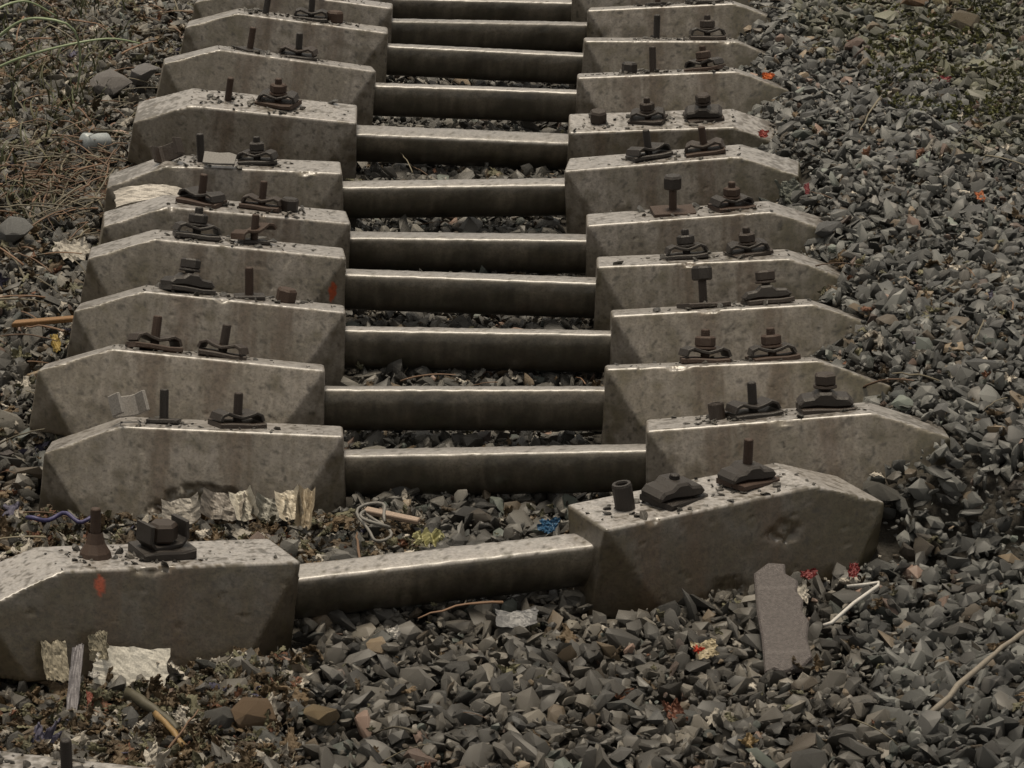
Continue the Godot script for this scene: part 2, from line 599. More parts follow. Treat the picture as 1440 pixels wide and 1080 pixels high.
func lathe(profile: Array, sides: int, smooth: bool) -> ArrayMesh:
	var st := SurfaceTool.new()
	st.begin(Mesh.PRIMITIVE_TRIANGLES)
	st.set_smooth_group(0 if smooth else -1)
	for i in profile.size() - 1:
		for k in sides:
			var a0 := TAU * k / sides
			var a1 := TAU * (k + 1) / sides
			var p00 := Vector3(profile[i][0] * cos(a0), profile[i][1], profile[i][0] * sin(a0))
			var p01 := Vector3(profile[i][0] * cos(a1), profile[i][1], profile[i][0] * sin(a1))
			var p10 := Vector3(profile[i + 1][0] * cos(a0), profile[i + 1][1], profile[i + 1][0] * sin(a0))
			var p11 := Vector3(profile[i + 1][0] * cos(a1), profile[i + 1][1], profile[i + 1][0] * sin(a1))
			if p00.distance_to(p01) > 1e-5:
				for q in [p00, p01, p10]:
					st.add_vertex(q)
			if p10.distance_to(p11) > 1e-5:
				for q in [p01, p11, p10]:
					st.add_vertex(q)
	st.generate_normals()
	return st.commit()


func strip_mesh(path: Array, thick: float, depth: float) -> ArrayMesh:
	# a bent strap: a path in x and y with thickness, as deep as DEPTH in z, edges broken
	var top := PackedVector2Array()
	var bottom := PackedVector2Array()
	for i in path.size():
		var d: Vector2 = (path[mini(i + 1, path.size() - 1)] - path[maxi(i - 1, 0)]).normalized()
		var n := Vector2(-d.y, d.x) * thick / 2
		top.append(path[i] + n)
		bottom.append(path[i] - n)
	var loop := PackedVector2Array(top)
	for i in range(bottom.size() - 1, -1, -1):
		loop.append(bottom[i])
	return prism(loop, depth, thick * 0.22)


func prism(loop: PackedVector2Array, depth: float, bevel: float) -> ArrayMesh:
	# an outline in x and y pushed along z, with chamfered rims
	var inner := Geometry2D.offset_polygon(loop, -bevel)
	var st := SurfaceTool.new()
	st.begin(Mesh.PRIMITIVE_TRIANGLES)
	st.set_smooth_group(-1)
	var clockwise := Geometry2D.is_polygon_clockwise(loop)
	var n := loop.size()
	var h := depth / 2
	var inset := PackedVector2Array()
	var mid := Vector2.ZERO
	for p in loop:
		mid += p / n
	for i in n:
		var d0 := (loop[i] - loop[(i + n - 1) % n]).normalized()
		var d1 := (loop[(i + 1) % n] - loop[i]).normalized()
		var nn := (Vector2(-d0.y, d0.x) + Vector2(-d1.y, d1.x)).normalized()
		inset.append(loop[i] + nn * bevel * (-1.0 if clockwise else 1.0))
	for i in n:
		var k := (i + 1) % n
		var ring := [[loop[i], h - bevel], [loop[i], -h + bevel]]
		quad(st, v3(loop[i], h - bevel), v3(loop[k], h - bevel), v3(loop[k], -h + bevel), v3(loop[i], -h + bevel), clockwise)
		quad(st, v3(inset[i], h), v3(inset[k], h), v3(loop[k], h - bevel), v3(loop[i], h - bevel), clockwise)
		quad(st, v3(loop[i], -h + bevel), v3(loop[k], -h + bevel), v3(inset[k], -h), v3(inset[i], -h), clockwise)
	var cap := Geometry2D.triangulate_polygon(inset)
	for i in range(0, cap.size(), 3):
		var a := inset[cap[i]]
		var b := inset[cap[i + 1]]
		var c := inset[cap[i + 2]]
		if (b - a).cross(c - a) > 0.0:
			var s := b
			b = c
			c = s
		for q in [v3(a, h), v3(b, h), v3(c, h), v3(a, -h), v3(c, -h), v3(b, -h)]:
			st.add_vertex(q)
	st.generate_normals()
	return st.commit()


func v3(p: Vector2, z: float) -> Vector3:
	return Vector3(p.x, p.y, z)


func quad(st: SurfaceTool, a: Vector3, b: Vector3, c: Vector3, d: Vector3, flip := false) -> void:
	for q in ([a, b, c, a, c, d] if not flip else [a, c, b, a, d, c]):
		st.add_vertex(q)


func fixing_shapes() -> void:
	for h in [0.078, 0.055, 0.10]:
		var prof := [[0.0105, -0.03]]
		var y := 0.0
		while y < h - 0.006:
			prof.append([0.0112, y])
			prof.append([0.0094, y + 0.0022])
			y += 0.0044
		prof.append([0.0105, h - 0.004])
		prof.append([0.0082, h])
		prof.append([0.0, h])
		shapes["stud %s" % h] = lathe(prof, 12, true)
	shapes["nut"] = lathe([[0.0, 0.0], [0.020, 0.0], [0.0235, 0.003], [0.0235, 0.020], [0.019, 0.024], [0.0, 0.024]], 6, false)
	shapes["washer"] = lathe([[0.0, 0.0], [0.024, 0.0], [0.025, 0.002], [0.024, 0.006], [0.0, 0.006]], 18, false)
	shapes["sleeve"] = lathe([[0.021, -0.01], [0.021, 0.052], [0.0195, 0.057], [0.0135, 0.057], [0.012, 0.053], [0.012, 0.012], [0.0, 0.012]], 16, false)
	shapes["sleeve_low"] = lathe([[0.019, -0.01], [0.019, 0.036], [0.0175, 0.04], [0.0125, 0.04], [0.0115, 0.036], [0.0115, 0.008], [0.0, 0.008]], 16, false)
	var arch: Array = []
	for v in [[-0.052, 0.004], [-0.047, 0.017], [-0.034, 0.022], [-0.018, 0.016], [0.0, 0.012], [0.018, 0.016], [0.034, 0.022], [0.047, 0.017], [0.052, 0.004]]:
		arch.append(Vector2(v[0], v[1]))
	shapes["spring"] = strip_mesh(arch, 0.008, 0.062)
	shapes["pad"] = strip_mesh([Vector2(-0.055, 0.0), Vector2(-0.02, 0.001), Vector2(0.025, -0.001), Vector2(0.056, 0.001)], 0.012, 0.085)
	shapes["pad_small"] = strip_mesh([Vector2(-0.036, 0.0), Vector2(0.0, 0.001), Vector2(0.036, 0.0)], 0.010, 0.06)
	shapes["jaw"] = prism(PackedVector2Array([Vector2(-0.056, 0.0), Vector2(-0.02, 0.003), Vector2(0.02, 0.0), Vector2(0.05, 0.002), Vector2(0.057, 0.010), Vector2(0.046, 0.022), Vector2(0.022, 0.024), Vector2(0.012, 0.033), Vector2(-0.014, 0.033), Vector2(-0.026, 0.023), Vector2(-0.048, 0.020), Vector2(-0.058, 0.009)]), 0.066, 0.005)
	shapes["u_clip"] = strip_mesh([Vector2(-0.038, 0.045), Vector2(-0.04, 0.012), Vector2(-0.03, 0.0), Vector2(0.0, -0.002), Vector2(0.03, 0.0), Vector2(0.04, 0.012), Vector2(0.038, 0.045)], 0.009, 0.05)


func fixing(kind: String, root: Node3D, at: Transform3D) -> void:
	if shapes.is_empty():
		fixing_shapes()
	var tone: StandardMaterial3D = mats["rust"][rng.randi() % 3]
	var lean := Transform3D(Basis.from_scale(Vector3.ONE * rng.randf_range(1.08, 1.22)) * Basis(Vector3.RIGHT, rng.randf_range(-0.1, 0.1)) * Basis(Vector3.BACK, rng.randf_range(-0.1, 0.1)), Vector3.ZERO)
	var spin := Basis(Vector3.UP, rng.randf() * TAU)
	if kind.begins_with("sleeve"):
		part("sleeve", shapes[kind], tone, root, at * lean)
		return
	if kind == "low_nut":
		part("nut", shapes["nut"], tone, root, at * lean * Transform3D(spin.scaled(Vector3(1.1, 1.5, 1.1)), Vector3(0, 0.002, 0)))
		return
	var h := 0.078
	if kind in ["bulky", "heap"]:
		h = 0.055
	if kind in ["top_nut", "tall_bulky", "rusty"]:
		h = 0.10
	var bolt := part("bolt", shapes["stud %s" % h], mats["rust"][2] if kind == "rusty" else tone, root, at * lean)
	match kind:
		"stud":
			if rng.randf() < 0.5:
				part("pad", shapes["pad_small"], mats["rust"][1], bolt, Transform3D(Basis(Vector3.UP, rng.randf_range(-0.4, 0.4)), Vector3(0, 0.006, 0)))
		"stud_plate":
			part("pad", shapes["pad"], tone, bolt, Transform3D(Basis(), Vector3(0, 0.007, 0)))
			part("spring_clip", shapes["spring"], mats["rust"][rng.randi() % 2], bolt, Transform3D(Basis(Vector3.UP, rng.randf_range(-0.3, 0.3)), Vector3(0, 0.012, 0)))
		"nut_plate", "nut_bulky":
			part("pad", shapes["pad"], tone, bolt, Transform3D(Basis(), Vector3(0, 0.007, 0)))
			var lift := 0.032
			if kind == "nut_bulky":
				part("rail_clip", shapes["jaw"], mats["rust"][1], bolt, Transform3D(Basis(Vector3.UP, rng.randf_range(-0.3, 0.3)), Vector3(0, 0.012, 0)))
				lift = 0.05
			else:
				part("spring_clip", shapes["spring"], mats["rust"][1], bolt, Transform3D(Basis(Vector3.UP, rng.randf_range(-0.3, 0.3)), Vector3(0, 0.013, 0)))
			part("washer", shapes["washer"], tone, bolt, Transform3D(Basis(), Vector3(0, lift, 0)))
			part("nut", shapes["nut"], tone, bolt, Transform3D(spin, Vector3(0, lift + 0.006, 0)))
		"top_nut":
			part("pad", shapes["pad"], tone, bolt, Transform3D(Basis(Vector3.UP, 0.3), Vector3(0, 0.007, 0)))
			part("nut", shapes["nut"], mats["rust"][1], bolt, Transform3D(spin.scaled(Vector3(1.1, 1.5, 1.1)), Vector3(0, 0.068, 0)))
		"tilted":
			part("spring_clip", shapes["spring"], tone, bolt, Transform3D(Basis(Vector3.BACK, 0.3) * Basis(Vector3.UP, 0.3), Vector3(0, 0.022, 0)))
			part("pad", shapes["pad_small"], mats["rust"][1], bolt, Transform3D(Basis(), Vector3(0, 0.006, 0)))
		"bulky", "tall_bulky":
			part("pad", shapes["pad"], tone, bolt, Transform3D(Basis(Vector3.UP, 0.12), Vector3(0.003, 0.007, 0)))
			part("rail_clip", shapes["jaw"], mats["rust"][1], bolt, Transform3D(Basis(Vector3.UP, -0.05), Vector3(0, 0.013, 0)))
		"heap":
			part("pad", shapes["pad"], mats["rust"][1], bolt, Transform3D(Basis(Vector3.UP, 0.1).scaled(Vector3(0.95, 1.6, 1)), Vector3(0, 0.010, 0)))
			part("rail_clip", shapes["u_clip"], mats["rust"][1], bolt, Transform3D(Basis(Vector3.UP, 0.3), Vector3(0, 0.024, 0)))
			part("nut", shapes["nut"], mats["rust"][0], bolt, Transform3D(spin.scaled(Vector3(1.2, 1.5, 1.2)), Vector3(0, 0.03, 0)))
		"rusty":
			part("nut", lathe([[0.034, -0.004], [0.030, 0.012], [0.019, 0.03], [0.014, 0.052]], 9, false), mats["rust"][2], bolt)


# ------------------------------------------------------------------ stones

func hull_stone(seed_: int, count: int, flat: float, long: float) -> ArrayMesh:
	# broken stone: the hull of a few points near an ellipsoid, about 1 m across (scaled when placed)
	var r := RandomNumberGenerator.new()
	r.seed = seed_
	var pts := PackedVector3Array()
	for k in count:
		var d := Vector3(r.randfn(), r.randfn(), r.randfn()).normalized()
		d *= r.randf_range(0.36, 0.54)
		pts.append(Vector3(d.x * long, d.y * flat, d.z))
	var verts := PackedVector3Array()
	var norms := PackedVector3Array()
	for a in count:
		for b in range(a + 1, count):
			for c in range(b + 1, count):
				var n := (pts[b] - pts[a]).cross(pts[c] - pts[a])
				if n.length() < 1e-6:
					continue
				n = n.normalized()
				var over := 0
				var under := 0
				for q in count:
					if q == a or q == b or q == c:
						continue
					if n.dot(pts[q] - pts[a]) > 0.0:
						over += 1
					else:
						under += 1
					if over and under:
						break
				if over and under:
					continue
				if over:
					n = -n
					verts.append_array([pts[a], pts[b], pts[c]])
				else:
					verts.append_array([pts[a], pts[c], pts[b]])
				for q in 3:
					norms.append(n.lerp(verts[verts.size() - 3 + q].normalized(), 0.2).normalized())
	return array_mesh(verts, norms)


func stone_color(x: float, z: float) -> Color:
	var v := minf(exp(rng.randfn(0.0, 0.7)) * 0.095, 0.28)
	var roll := rng.randf()
	var c := Color(v, v * 0.935, v * 0.82)
	if x < -0.95 and z < -6.9:
		c = Color(v * 0.9, v * 0.83, v * 0.70)
	elif x > 0.9:
		c = Color(v * 0.94, v * 0.95, v * 0.89)
	elif z > -6.75:
		c = Color(v * 1.02, v * 0.92, v * 0.77)
	if x > 1.45 + 0.25 * sin(z * 2.3) and z < -9.6:
		c = Color(v * 0.80, v * 0.80, v * 0.52)
	if roll < 0.06:
		c = Color(v * 1.3, v * 0.98, v * 0.64)
	elif roll < 0.08:
		c = Color(v * 1.5, v * 1.0, v * 0.78)
	elif roll < 0.13:
		c = Color(v * 0.85, v * 0.98, v * 0.86)
	elif roll > 0.975:
		c = c * 1.4
	return c


func stone_turn(spread: float) -> Basis:
	return Basis(Vector3.UP, rng.randf() * TAU) * Basis(Vector3.RIGHT, rng.randfn(0.0, spread)) * Basis(Vector3.BACK, rng.randfn(0.0, spread))


func in_frame(p: Vector3) -> bool:
	var d: Vector3 = Basis(Vector3.UP, deg_to_rad(0.42)) * (p - Vector3(0.06, 2.99, 0))
	var u := Basis(Vector3.RIGHT, deg_to_rad(20.0)) * d
	return absf(u.x / u.z) < 0.16 and absf(u.y / u.z) < 0.121


func make_ballast() -> void:
	rng.seed = 777
	var kinds := 20
	var stones: Array = []
	for k in kinds:
		stones.append(hull_stone(900 + k, 13 + k % 7, [0.38, 0.52, 0.66, 0.30, 0.45][k % 5], [1.3, 1.0, 1.7, 1.2, 1.5][(k * 2) % 5]))
	var placed: Array = []
	var tints: Array = []
	for k in kinds:
		placed.append([])
		tints.append([])
	# the bed: several sizes, the small ones between and over the larger
	for layer in [[0.046, 0.036, 0.095, -0.024, 0.014, 0.8], [0.034, 0.018, 0.062, -0.010, 0.026, 0.9], [0.025, 0.008, 0.024, 0.0, 0.024, 0.9]]:
		var step: float = layer[0]
		var z := -4.6
		while z > -13.7:
			var far := ramp(-9.0, -12.0, z)
			var reach := 1.75 + (-z - 5.0) * 0.22
			var x := -reach
			while x < reach + 0.35:
				var px := x + rng.randf_range(-0.5, 0.5) * step
				var pz := z + rng.randf_range(-0.5, 0.5) * step
				var size := lerpf(layer[1], layer[2], pow(rng.randf(), 1.5))
				var p := Vector3(px, land(px, pz) + rng.randf_range(layer[3], layer[4]), pz)
				x += step
				if in_block(p, size * 0.25):
					continue
				var k := rng.randi() % kinds
				placed[k].append(Transform3D(stone_turn(layer[5]).scaled_local(Vector3.ONE * size), p))
				tints[k].append(stone_color(px, pz))
			z -= step
	var bed := Node3D.new()
	bed.name = "ballast_gravel"
	add_child(bed)
	bed.set_meta("kind", "stuff")
	tag(bed, "bed of wet grey crushed stone ballast between and around the sleepers", "ballast")
	for k in kinds:
		multi("gravel", stones[k], mats["stone"], placed[k], tints[k], bed)

	# the stones that show largest, one by one
	var n := 0
	var spots: Array = []
	var tries := 0
	while n < 290 and tries < 6000:
		tries += 1
		var px := rng.randf_range(-1.15, 1.75)
		var pz := -5.75 - pow(rng.randf(), 1.6) * 4.0
		var size := rng.randf_range(0.045, 0.078) if pz > -6.9 else rng.randf_range(0.045, 0.065)
		if absf(px) < 0.45 and pz < -7.05:
			continue
		var p := Vector3(px, land(px, pz) + 0.012 + size * 0.10, pz)
		if not in_frame(p) or in_block(p, size * 0.45):
			continue
		var clear := true
		for s in spots:
			if Vector2(s.x - px, s.z - pz).length() < 0.062:
				clear = false
				break
		if not clear:
			continue
		spots.append(p)
		var tone: int = rng.randi() % 10
		whole("ballast_stone", stones[rng.randi() % kinds], mats["stone_tones"][tone], Transform3D(stone_turn(0.7).scaled_local(Vector3.ONE * size), p), "angular grey ballast stone lying loose on top of the stone bed", "stone", "loose stones on top of the ballast")
		n += 1

	# crumbs of stone and dirt on the sleeper tops
	var crumbs: Array = []
	var crumb_tints: Array = []
	for k in 4:
		crumbs.append([])
		crumb_tints.append([])
	for b in blocks:
		var row: int = b[3]
		var amount: int = 40 + rng.randi() % 30
		for i in amount:
			var x: float = clampf(rng.randfn(0.36, 0.13), 0.05, KNEE) if rng.randf() < 0.8 else rng.randf_range(0.02, KNEE)
			var z: float = rng.randf_range(-0.095, 0.095)
			var size := 0.004 + 0.014 * pow(rng.randf(), 3.0)
			if rng.randf() < 0.03:
				size = rng.randf_range(0.02, 0.035)
			var t: Transform3D = b[1]
			var k := rng.randi() % 4
			crumbs[k].append(Transform3D(t.basis * stone_turn(0.4).scaled_local(Vector3.ONE * size), t * Vector3(x * b[2], TALL + size * 0.12, z)))
			var v := rng.randf_range(0.03, 0.11)
			crumb_tints[k].append(Color(v, v * 0.9, v * 0.76))
		var fixed: Array = FIXINGS[row][1 if b[2] > 0.0 else 0]
		for f in fixed:
			for i in 30:
				var size := rng.randf_range(0.006, 0.030) * (0.4 + 0.6 * rng.randf())
				var l := Vector3((f[1] + rng.randfn(0.0, 0.045)) * b[2], TALL + size * 0.15, clampf(rng.randfn(0.0, 0.045), -0.09, 0.09))
				if absf(l.x) > KNEE:
					continue
				var t: Transform3D = b[1]
				var k := rng.randi() % 4
				crumbs[k].append(Transform3D(t.basis * stone_turn(0.5).scaled_local(Vector3.ONE * size), t * l))
				var v := rng.randf_range(0.025, 0.085)
				crumb_tints[k].append(Color(v, v * 0.85, v * 0.66))
	var scatter := Node3D.new()
	scatter.name = "stone_crumbs"
	add_child(scatter)
	scatter.set_meta("kind", "stuff")
	tag(scatter, "dark crumbs of stone and dirt scattered over the sleeper tops", "crumbs")
	for k in 4:
		multi("crumbs", stones[k * 3], mats["stone"], crumbs[k], crumb_tints[k], scatter)


func multi(called: String, mesh: Mesh, material: Material, where: Array, tints: Array, parent: Node) -> void:
	var mm := MultiMesh.new()
	mm.transform_format = MultiMesh.TRANSFORM_3D
	mm.use_colors = true
	mm.mesh = mesh
	mm.instance_count = where.size()
	for i in where.size():
		mm.set_instance_transform(i, where[i])
		mm.set_instance_color(i, tints[i])
	var o := MultiMeshInstance3D.new()
	o.name = called
	o.multimesh = mm
	o.material_override = material
	parent.add_child(o, true)
	o.set_meta("kind", "stuff")


# ------------------------------------------------------------------ litter

func sheet(w: float, d: float, crumple: float, seed_: int, curl := 0.0, folds := 0, thick := 0.0016, ragged := 0.35) -> ArrayMesh:
	# paper, card or plastic: a crumpled sheet with two faces and an edge
	var r := RandomNumberGenerator.new()
	r.seed = seed_
	var n := FastNoiseLite.new()
	n.seed = seed_
	n.noise_type = FastNoiseLite.TYPE_CELLULAR
	n.cellular_return_type = FastNoiseLite.RETURN_DISTANCE2_SUB
	n.frequency = 1.0
	var cols := 22
	var rows := 14
	var grid: Array = []
	for j in rows + 1:
		for i in cols + 1:
			var u := float(i) / cols - 0.5
			var v := float(j) / rows - 0.5
			var y := n.get_noise_2d(u * 4.0 + seed_, v * 3.0) * crumple
			y += curl * (u * u * 4.0 - 0.3)
			if folds > 0:
				y += absf(fposmod(u * folds, 1.0) - 0.5) * crumple * 3.0
			var an := Vector2(u, v).angle()
			var edge := 1.0 - ragged * (0.55 + 1.1 * stain_noise.get_noise_2d(cos(an) * 0.22 + seed_ * 3.1, sin(an) * 0.22) + 0.5 * rough_noise.get_noise_2d(cos(an) * 0.12, sin(an) * 0.12 + seed_))
			var rag := lerpf(1.0, edge, maxf(absf(u), absf(v)) * 2.0) * (1.0 - 0.4 * ragged * minf(absf(u), absf(v)) * 2.0)
			grid.append(Vector3(u * w * rag, y, v * d * rag))
	var st := SurfaceTool.new()
	st.begin(Mesh.PRIMITIVE_TRIANGLES)
	st.set_smooth_group(-1)
	var down := Vector3(0, -thick, 0)
	for j in rows:
		for i in cols:
			var a: Vector3 = grid[j * (cols + 1) + i]
			var b: Vector3 = grid[j * (cols + 1) + i + 1]
			var c: Vector3 = grid[(j + 1) * (cols + 1) + i + 1]
			var e: Vector3 = grid[(j + 1) * (cols + 1) + i]
			quad(st, a, b, c, e)
			quad(st, a + down, e + down, c + down, b + down)
			if j == 0:
				quad(st, a + down, b + down, b, a)
			if j == rows - 1:
				quad(st, e, c, c + down, e + down)
			if i == 0:
				quad(st, e + down, a + down, a, e)
			if i == cols - 1:
				quad(st, b + down, c + down, c, b)
	st.generate_normals()
	return st.commit()


func tube(path: Array, r0: float, r1: float, sides := 7, wobble := 0.0, seed_ := 1) -> ArrayMesh:
	var r := RandomNumberGenerator.new()
	r.seed = seed_
	var st := SurfaceTool.new()
	st.begin(Mesh.PRIMITIVE_TRIANGLES)
	var n := path.size()
	for i in n:
		var d: Vector3 = (path[mini(i + 1, n - 1)] - path[maxi(i - 1, 0)]).normalized()
		var s := d.cross(Vector3.UP if absf(d.y) < 0.9 else Vector3.RIGHT).normalized()
		var t := s.cross(d)
		var rad := lerpf(r0, r1, float(i) / (n - 1)) * (1.0 + r.randf_range(-wobble, wobble))
		for k in sides:
			var an := TAU * k / sides
			st.add_vertex(path[i] + (s * cos(an) + t * sin(an)) * rad)
	for i in n - 1:
		for k in sides:
			var a := i * sides + k
			var b := i * sides + (k + 1) % sides
			for q in [a, b, a + sides, b, b + sides, a + sides]:
				st.add_index(q)
	for end in 2:
		var base := 0 if end == 0 else (n - 1) * sides
		for k in range(1, sides - 1):
			for q in ([base, base + k + 1, base + k] if end == 0 else [base, base + k, base + k + 1]):
				st.add_index(q)
	st.generate_normals()
	return st.commit()


func bent(a: Vector3, b: Vector3, sag: float, steps := 10, seed_ := 3, jitter := 0.0) -> Array:
	var r := RandomNumberGenerator.new()
	r.seed = seed_
	var out: Array = []
	for i in steps + 1:
		var f := float(i) / steps
		out.append(a.lerp(b, f) + Vector3(r.randf_range(-1, 1) * jitter, 4.0 * f * (1.0 - f) * sag + r.randf_range(-1, 1) * jitter, r.randf_range(-1, 1) * jitter))
	return out


func slab(outline: Array, thick: float) -> ArrayMesh:
	# an outline in x and z, lying flat
	var loop := PackedVector2Array()
	for p in outline:
		loop.append(Vector2(p[0], p[1]))
	return prism(loop, thick, thick * 0.2)


func flat_turn(at: Vector3, yaw: float, tilt := 0.0, roll := 0.0) -> Transform3D:
	return turned(at, yaw, tilt, roll) * Transform3D(Basis(Vector3.RIGHT, -PI / 2), Vector3.ZERO)


func make_litter() -> void:
	var white := mat(lin(0.62, 0.60, 0.57), 0.6)
	var cream := mat(lin(0.50, 0.45, 0.37), 0.7)
	var card := mat(lin(0.34, 0.30, 0.23), 0.75)
	var grey := mat(lin(0.22, 0.21, 0.21), 0.5)
	var mauve := mat(lin(0.125, 0.108, 0.105), 0.5, 5.0, 0.3)
	var wood := mat(lin(0.34, 0.22, 0.10), 0.7)
	var bark := mat(lin(0.10, 0.075, 0.05), 0.8)
	var tan := mat(lin(0.30, 0.215, 0.125), 0.75)
	var red := mat(lin(0.20, 0.03, 0.03), 0.45)
	var orange := mat(lin(0.55, 0.12, 0.03), 0.5)
	var blue := mat(lin(0.035, 0.12, 0.24), 0.45)
	var violet := mat(lin(0.05, 0.045, 0.14), 0.5)
	# right front
	whole("stone_slab", slab([[-0.052, -0.17], [-0.03, -0.160], [-0.012, -0.172], [0.014, -0.16], [0.032, -0.158], [0.058, -0.13], [0.052, -0.07], [0.062, -0.02], [0.050, 0.015], [0.056, 0.05], [0.044, 0.075], [0.050, 0.11], [0.024, 0.135], [0.026, 0.165], [-0.012, 0.172], [-0.048, 0.14], [-0.052, 0.02], [-0.049, -0.06]], 0.022), mauve, flat_turn(Vector3(0.712, 0.085, -6.43), 0.03, 0.38, 0.05), "flat mauve-grey slab with ragged right edge leaning on the ballast", "slab")
	whole("bent_wire", tube([Vector3(0.812, 0.055, -6.46), Vector3(0.83, 0.06, -6.463), Vector3(0.89, 0.07, -6.55), Vector3(0.955, 0.078, -6.63), Vector3(0.958, 0.082, -6.64), Vector3(0.93, 0.075, -6.645), Vector3(0.885, 0.07, -6.645)], 0.0045, 0.004, 8), white, Transform3D(), "thin white plastic rod bent into a hook beside the mauve slab", "rod")
	whole("dead_stick", tube(bent(Vector3(0.995, 0.045, -6.02), Vector3(1.28, 0.10, -6.37), 0.015, 12, 5, 0.003), 0.007, 0.005, 7, 0.15, 5), mat(lin(0.25, 0.22, 0.18), 0.7), Transform3D(), "thin pale straight stick lying on stones in the lower right corner", "stick")
	whole("red_scrap", sheet(0.05, 0.03, 0.012, 21, 0.008), red, turned(Vector3(0.80, 0.085, -6.70), 0.4, 0.5), "dark red plastic scrap next to the top of the mauve slab", "scrap")
	whole("red_scrap", sheet(0.03, 0.045, 0.01, 22, 0.006), red, turned(Vector3(0.905, 0.09, -6.70), -0.2, 0.9), "bright red plastic scrap above the bent white rod", "scrap")
	var wrap := thing("food_wrapper", "crumpled white wrapper with an orange-red spot on the front ballast", "wrapper", Vector3(0.525, 0.065, -6.32))
	part("wrapper_film", sheet(0.07, 0.05, 0.014, 23, 0.01, 0, 0.0014, 0.3), mat(lin(0.45, 0.38, 0.25), 0.5), wrap, turned(Vector3(0.012, 0.0, -0.008), 0.3, 0.6))
	part("printed_spot", sheet(0.03, 0.03, 0.006, 24, 0.006, 0, 0.0014, 0.9), mat(lin(0.62, 0.07, 0.03), 0.5), wrap, turned(Vector3(-0.006, 0.004, 0.014), 0.2, 0.7))
	whole("dead_leaf", sheet(0.055, 0.08, 0.018, 25, 0.015, 0, 0.0014, 0.6), mat(lin(0.19, 0.075, 0.045), 0.6), turned(Vector3(0.45, 0.06, -6.03), 0.5, 0.7), "reddish brown curled leaf on the front ballast below the wrapper", "leaf")
	whole("dead_leaf", sheet(0.05, 0.05, 0.014, 26, 0.012, 0, 0.0014, 0.6), mat(lin(0.27, 0.19, 0.09), 0.6), turned(Vector3(0.60, 0.05, -5.90), 1.0, 0.4), "yellow-brown curled leaf near the lower edge right of centre", "leaf")
	# between the skewed sleeper and the first
	whole("blue_scrap", sheet(0.06, 0.05, 0.016, 27, 0.014, 0, 0.0014, 0.4), blue, turned(Vector3(0.20, 0.06, -7.05), 0.2, 0.8, 0.3), "blue plastic scrap on ballast behind the skewed tie bar", "scrap")
	whole("wood_lath", slab([[-0.07, -0.011], [0.072, -0.009], [0.074, 0.010], [-0.068, 0.011]], 0.012), mat(lin(0.36, 0.27, 0.21), 0.6), flat_turn(Vector3(-0.185, 0.055, -7.12), -0.35, 0.15, -0.08), "pinkish wooden lath on ballast below the nearest straight tie bar", "lath")
	var coil: Array = []
	for i in 40:
		var f := i / 39.0
		coil.append(Vector3(-0.225 + 0.035 * cos(f * 13.0) + 0.01 * sin(f * 31.0), 0.055 + 0.03 * sin(f * 9.0) + 0.012, -7.03 + 0.05 * sin(f * 13.0 + 0.4) - 0.03 * f))
	whole("cord_tangle", tube(coil, 0.004, 0.004, 6), mat(lin(0.22, 0.21, 0.195), 0.6), Transform3D(), "tangle of thin grey cord right of the first left block", "cord")
	whole("yellow_scrap", sheet(0.085, 0.05, 0.016, 28, 0.012, 3, 0.0014, 0.3), mat(lin(0.42, 0.40, 0.20), 0.5), turned(Vector3(-0.09, 0.055, -6.98), 0.3, 0.5), "crumpled pale yellow film on ballast behind the skewed tie bar", "scrap")
	whole("grey_card", sheet(0.105, 0.055, 0.006, 77, 0.014, 0, 0.003, 0.15), mat(lin(0.19, 0.19, 0.195), 0.4), turned(Vector3(0.118, 0.05, -6.52), 0.1, 0.45, 0.02), "flat light grey card in front of the skewed tie bar", "card")
	whole("white_scrap", sheet(0.04, 0.035, 0.015, 29, 0.012, 0, 0.0014, 0.4), white, turned(Vector3(-0.16, 0.055, -6.44), 0.5, 0.6), "small white crumpled scrap in front of the skewed tie bar", "scrap")
	# left front heap of paper
	whole("crumpled_paper", sheet(0.175, 0.095, 0.006, 30, 0.012, 2, 0.0016, 0.12), mat(lin(0.72, 0.69, 0.62), 0.6), turned(Vector3(-0.725, 0.072, -6.215), -0.12, 0.95, -0.06), "crumpled cream-white paper below the left block of the skewed sleeper", "paper")
	whole("folded_card", sheet(0.065, 0.10, 0.012, 31, 0.01, 0, 0.002, 0.2), mat(lin(0.36, 0.32, 0.24), 0.6), turned(Vector3(-0.885, 0.10, -6.19), 0.3, 1.0, -0.3), "folded beige card standing left of the crumpled cream paper", "card")
	whole("folded_card", sheet(0.055, 0.075, 0.012, 32, 0.02, 0, 0.002, 0.3), mat(lin(0.30, 0.27, 0.20), 0.6), turned(Vector3(-0.795, 0.12, -6.22), 0.1, 1.1, 0.2), "curled khaki card standing between beige card and cream paper", "card")
	whole("plastic_strip", sheet(0.03, 0.19, 0.010, 33, 0.01, 0, 0.002, 0.15), mat(lin(0.27, 0.255, 0.27), 0.5), turned(Vector3(-0.835, 0.095, -6.10), -0.05, 0.75, 0.2), "long grey plastic strip standing up in the left front litter", "strip")
	whole("white_scrap", sheet(0.03, 0.02, 0.008, 34, 0.006), white, turned(Vector3(-0.805, 0.07, -6.19), 0.2, 0.6), "tiny white scrap tucked beside the grey plastic strip", "scrap")
	var ctn := thing("torn_carton", "torn white carton with orange and blue print in left front litter", "carton", Vector3(-0.955, 0.06, -6.25))
	part("carton_face", sheet(0.075, 0.045, 0.008, 35, 0.006, 0, 0.002, 0.2), white, ctn, turned(Vector3(0.01, 0.01, 0), 0.2, 0.9))
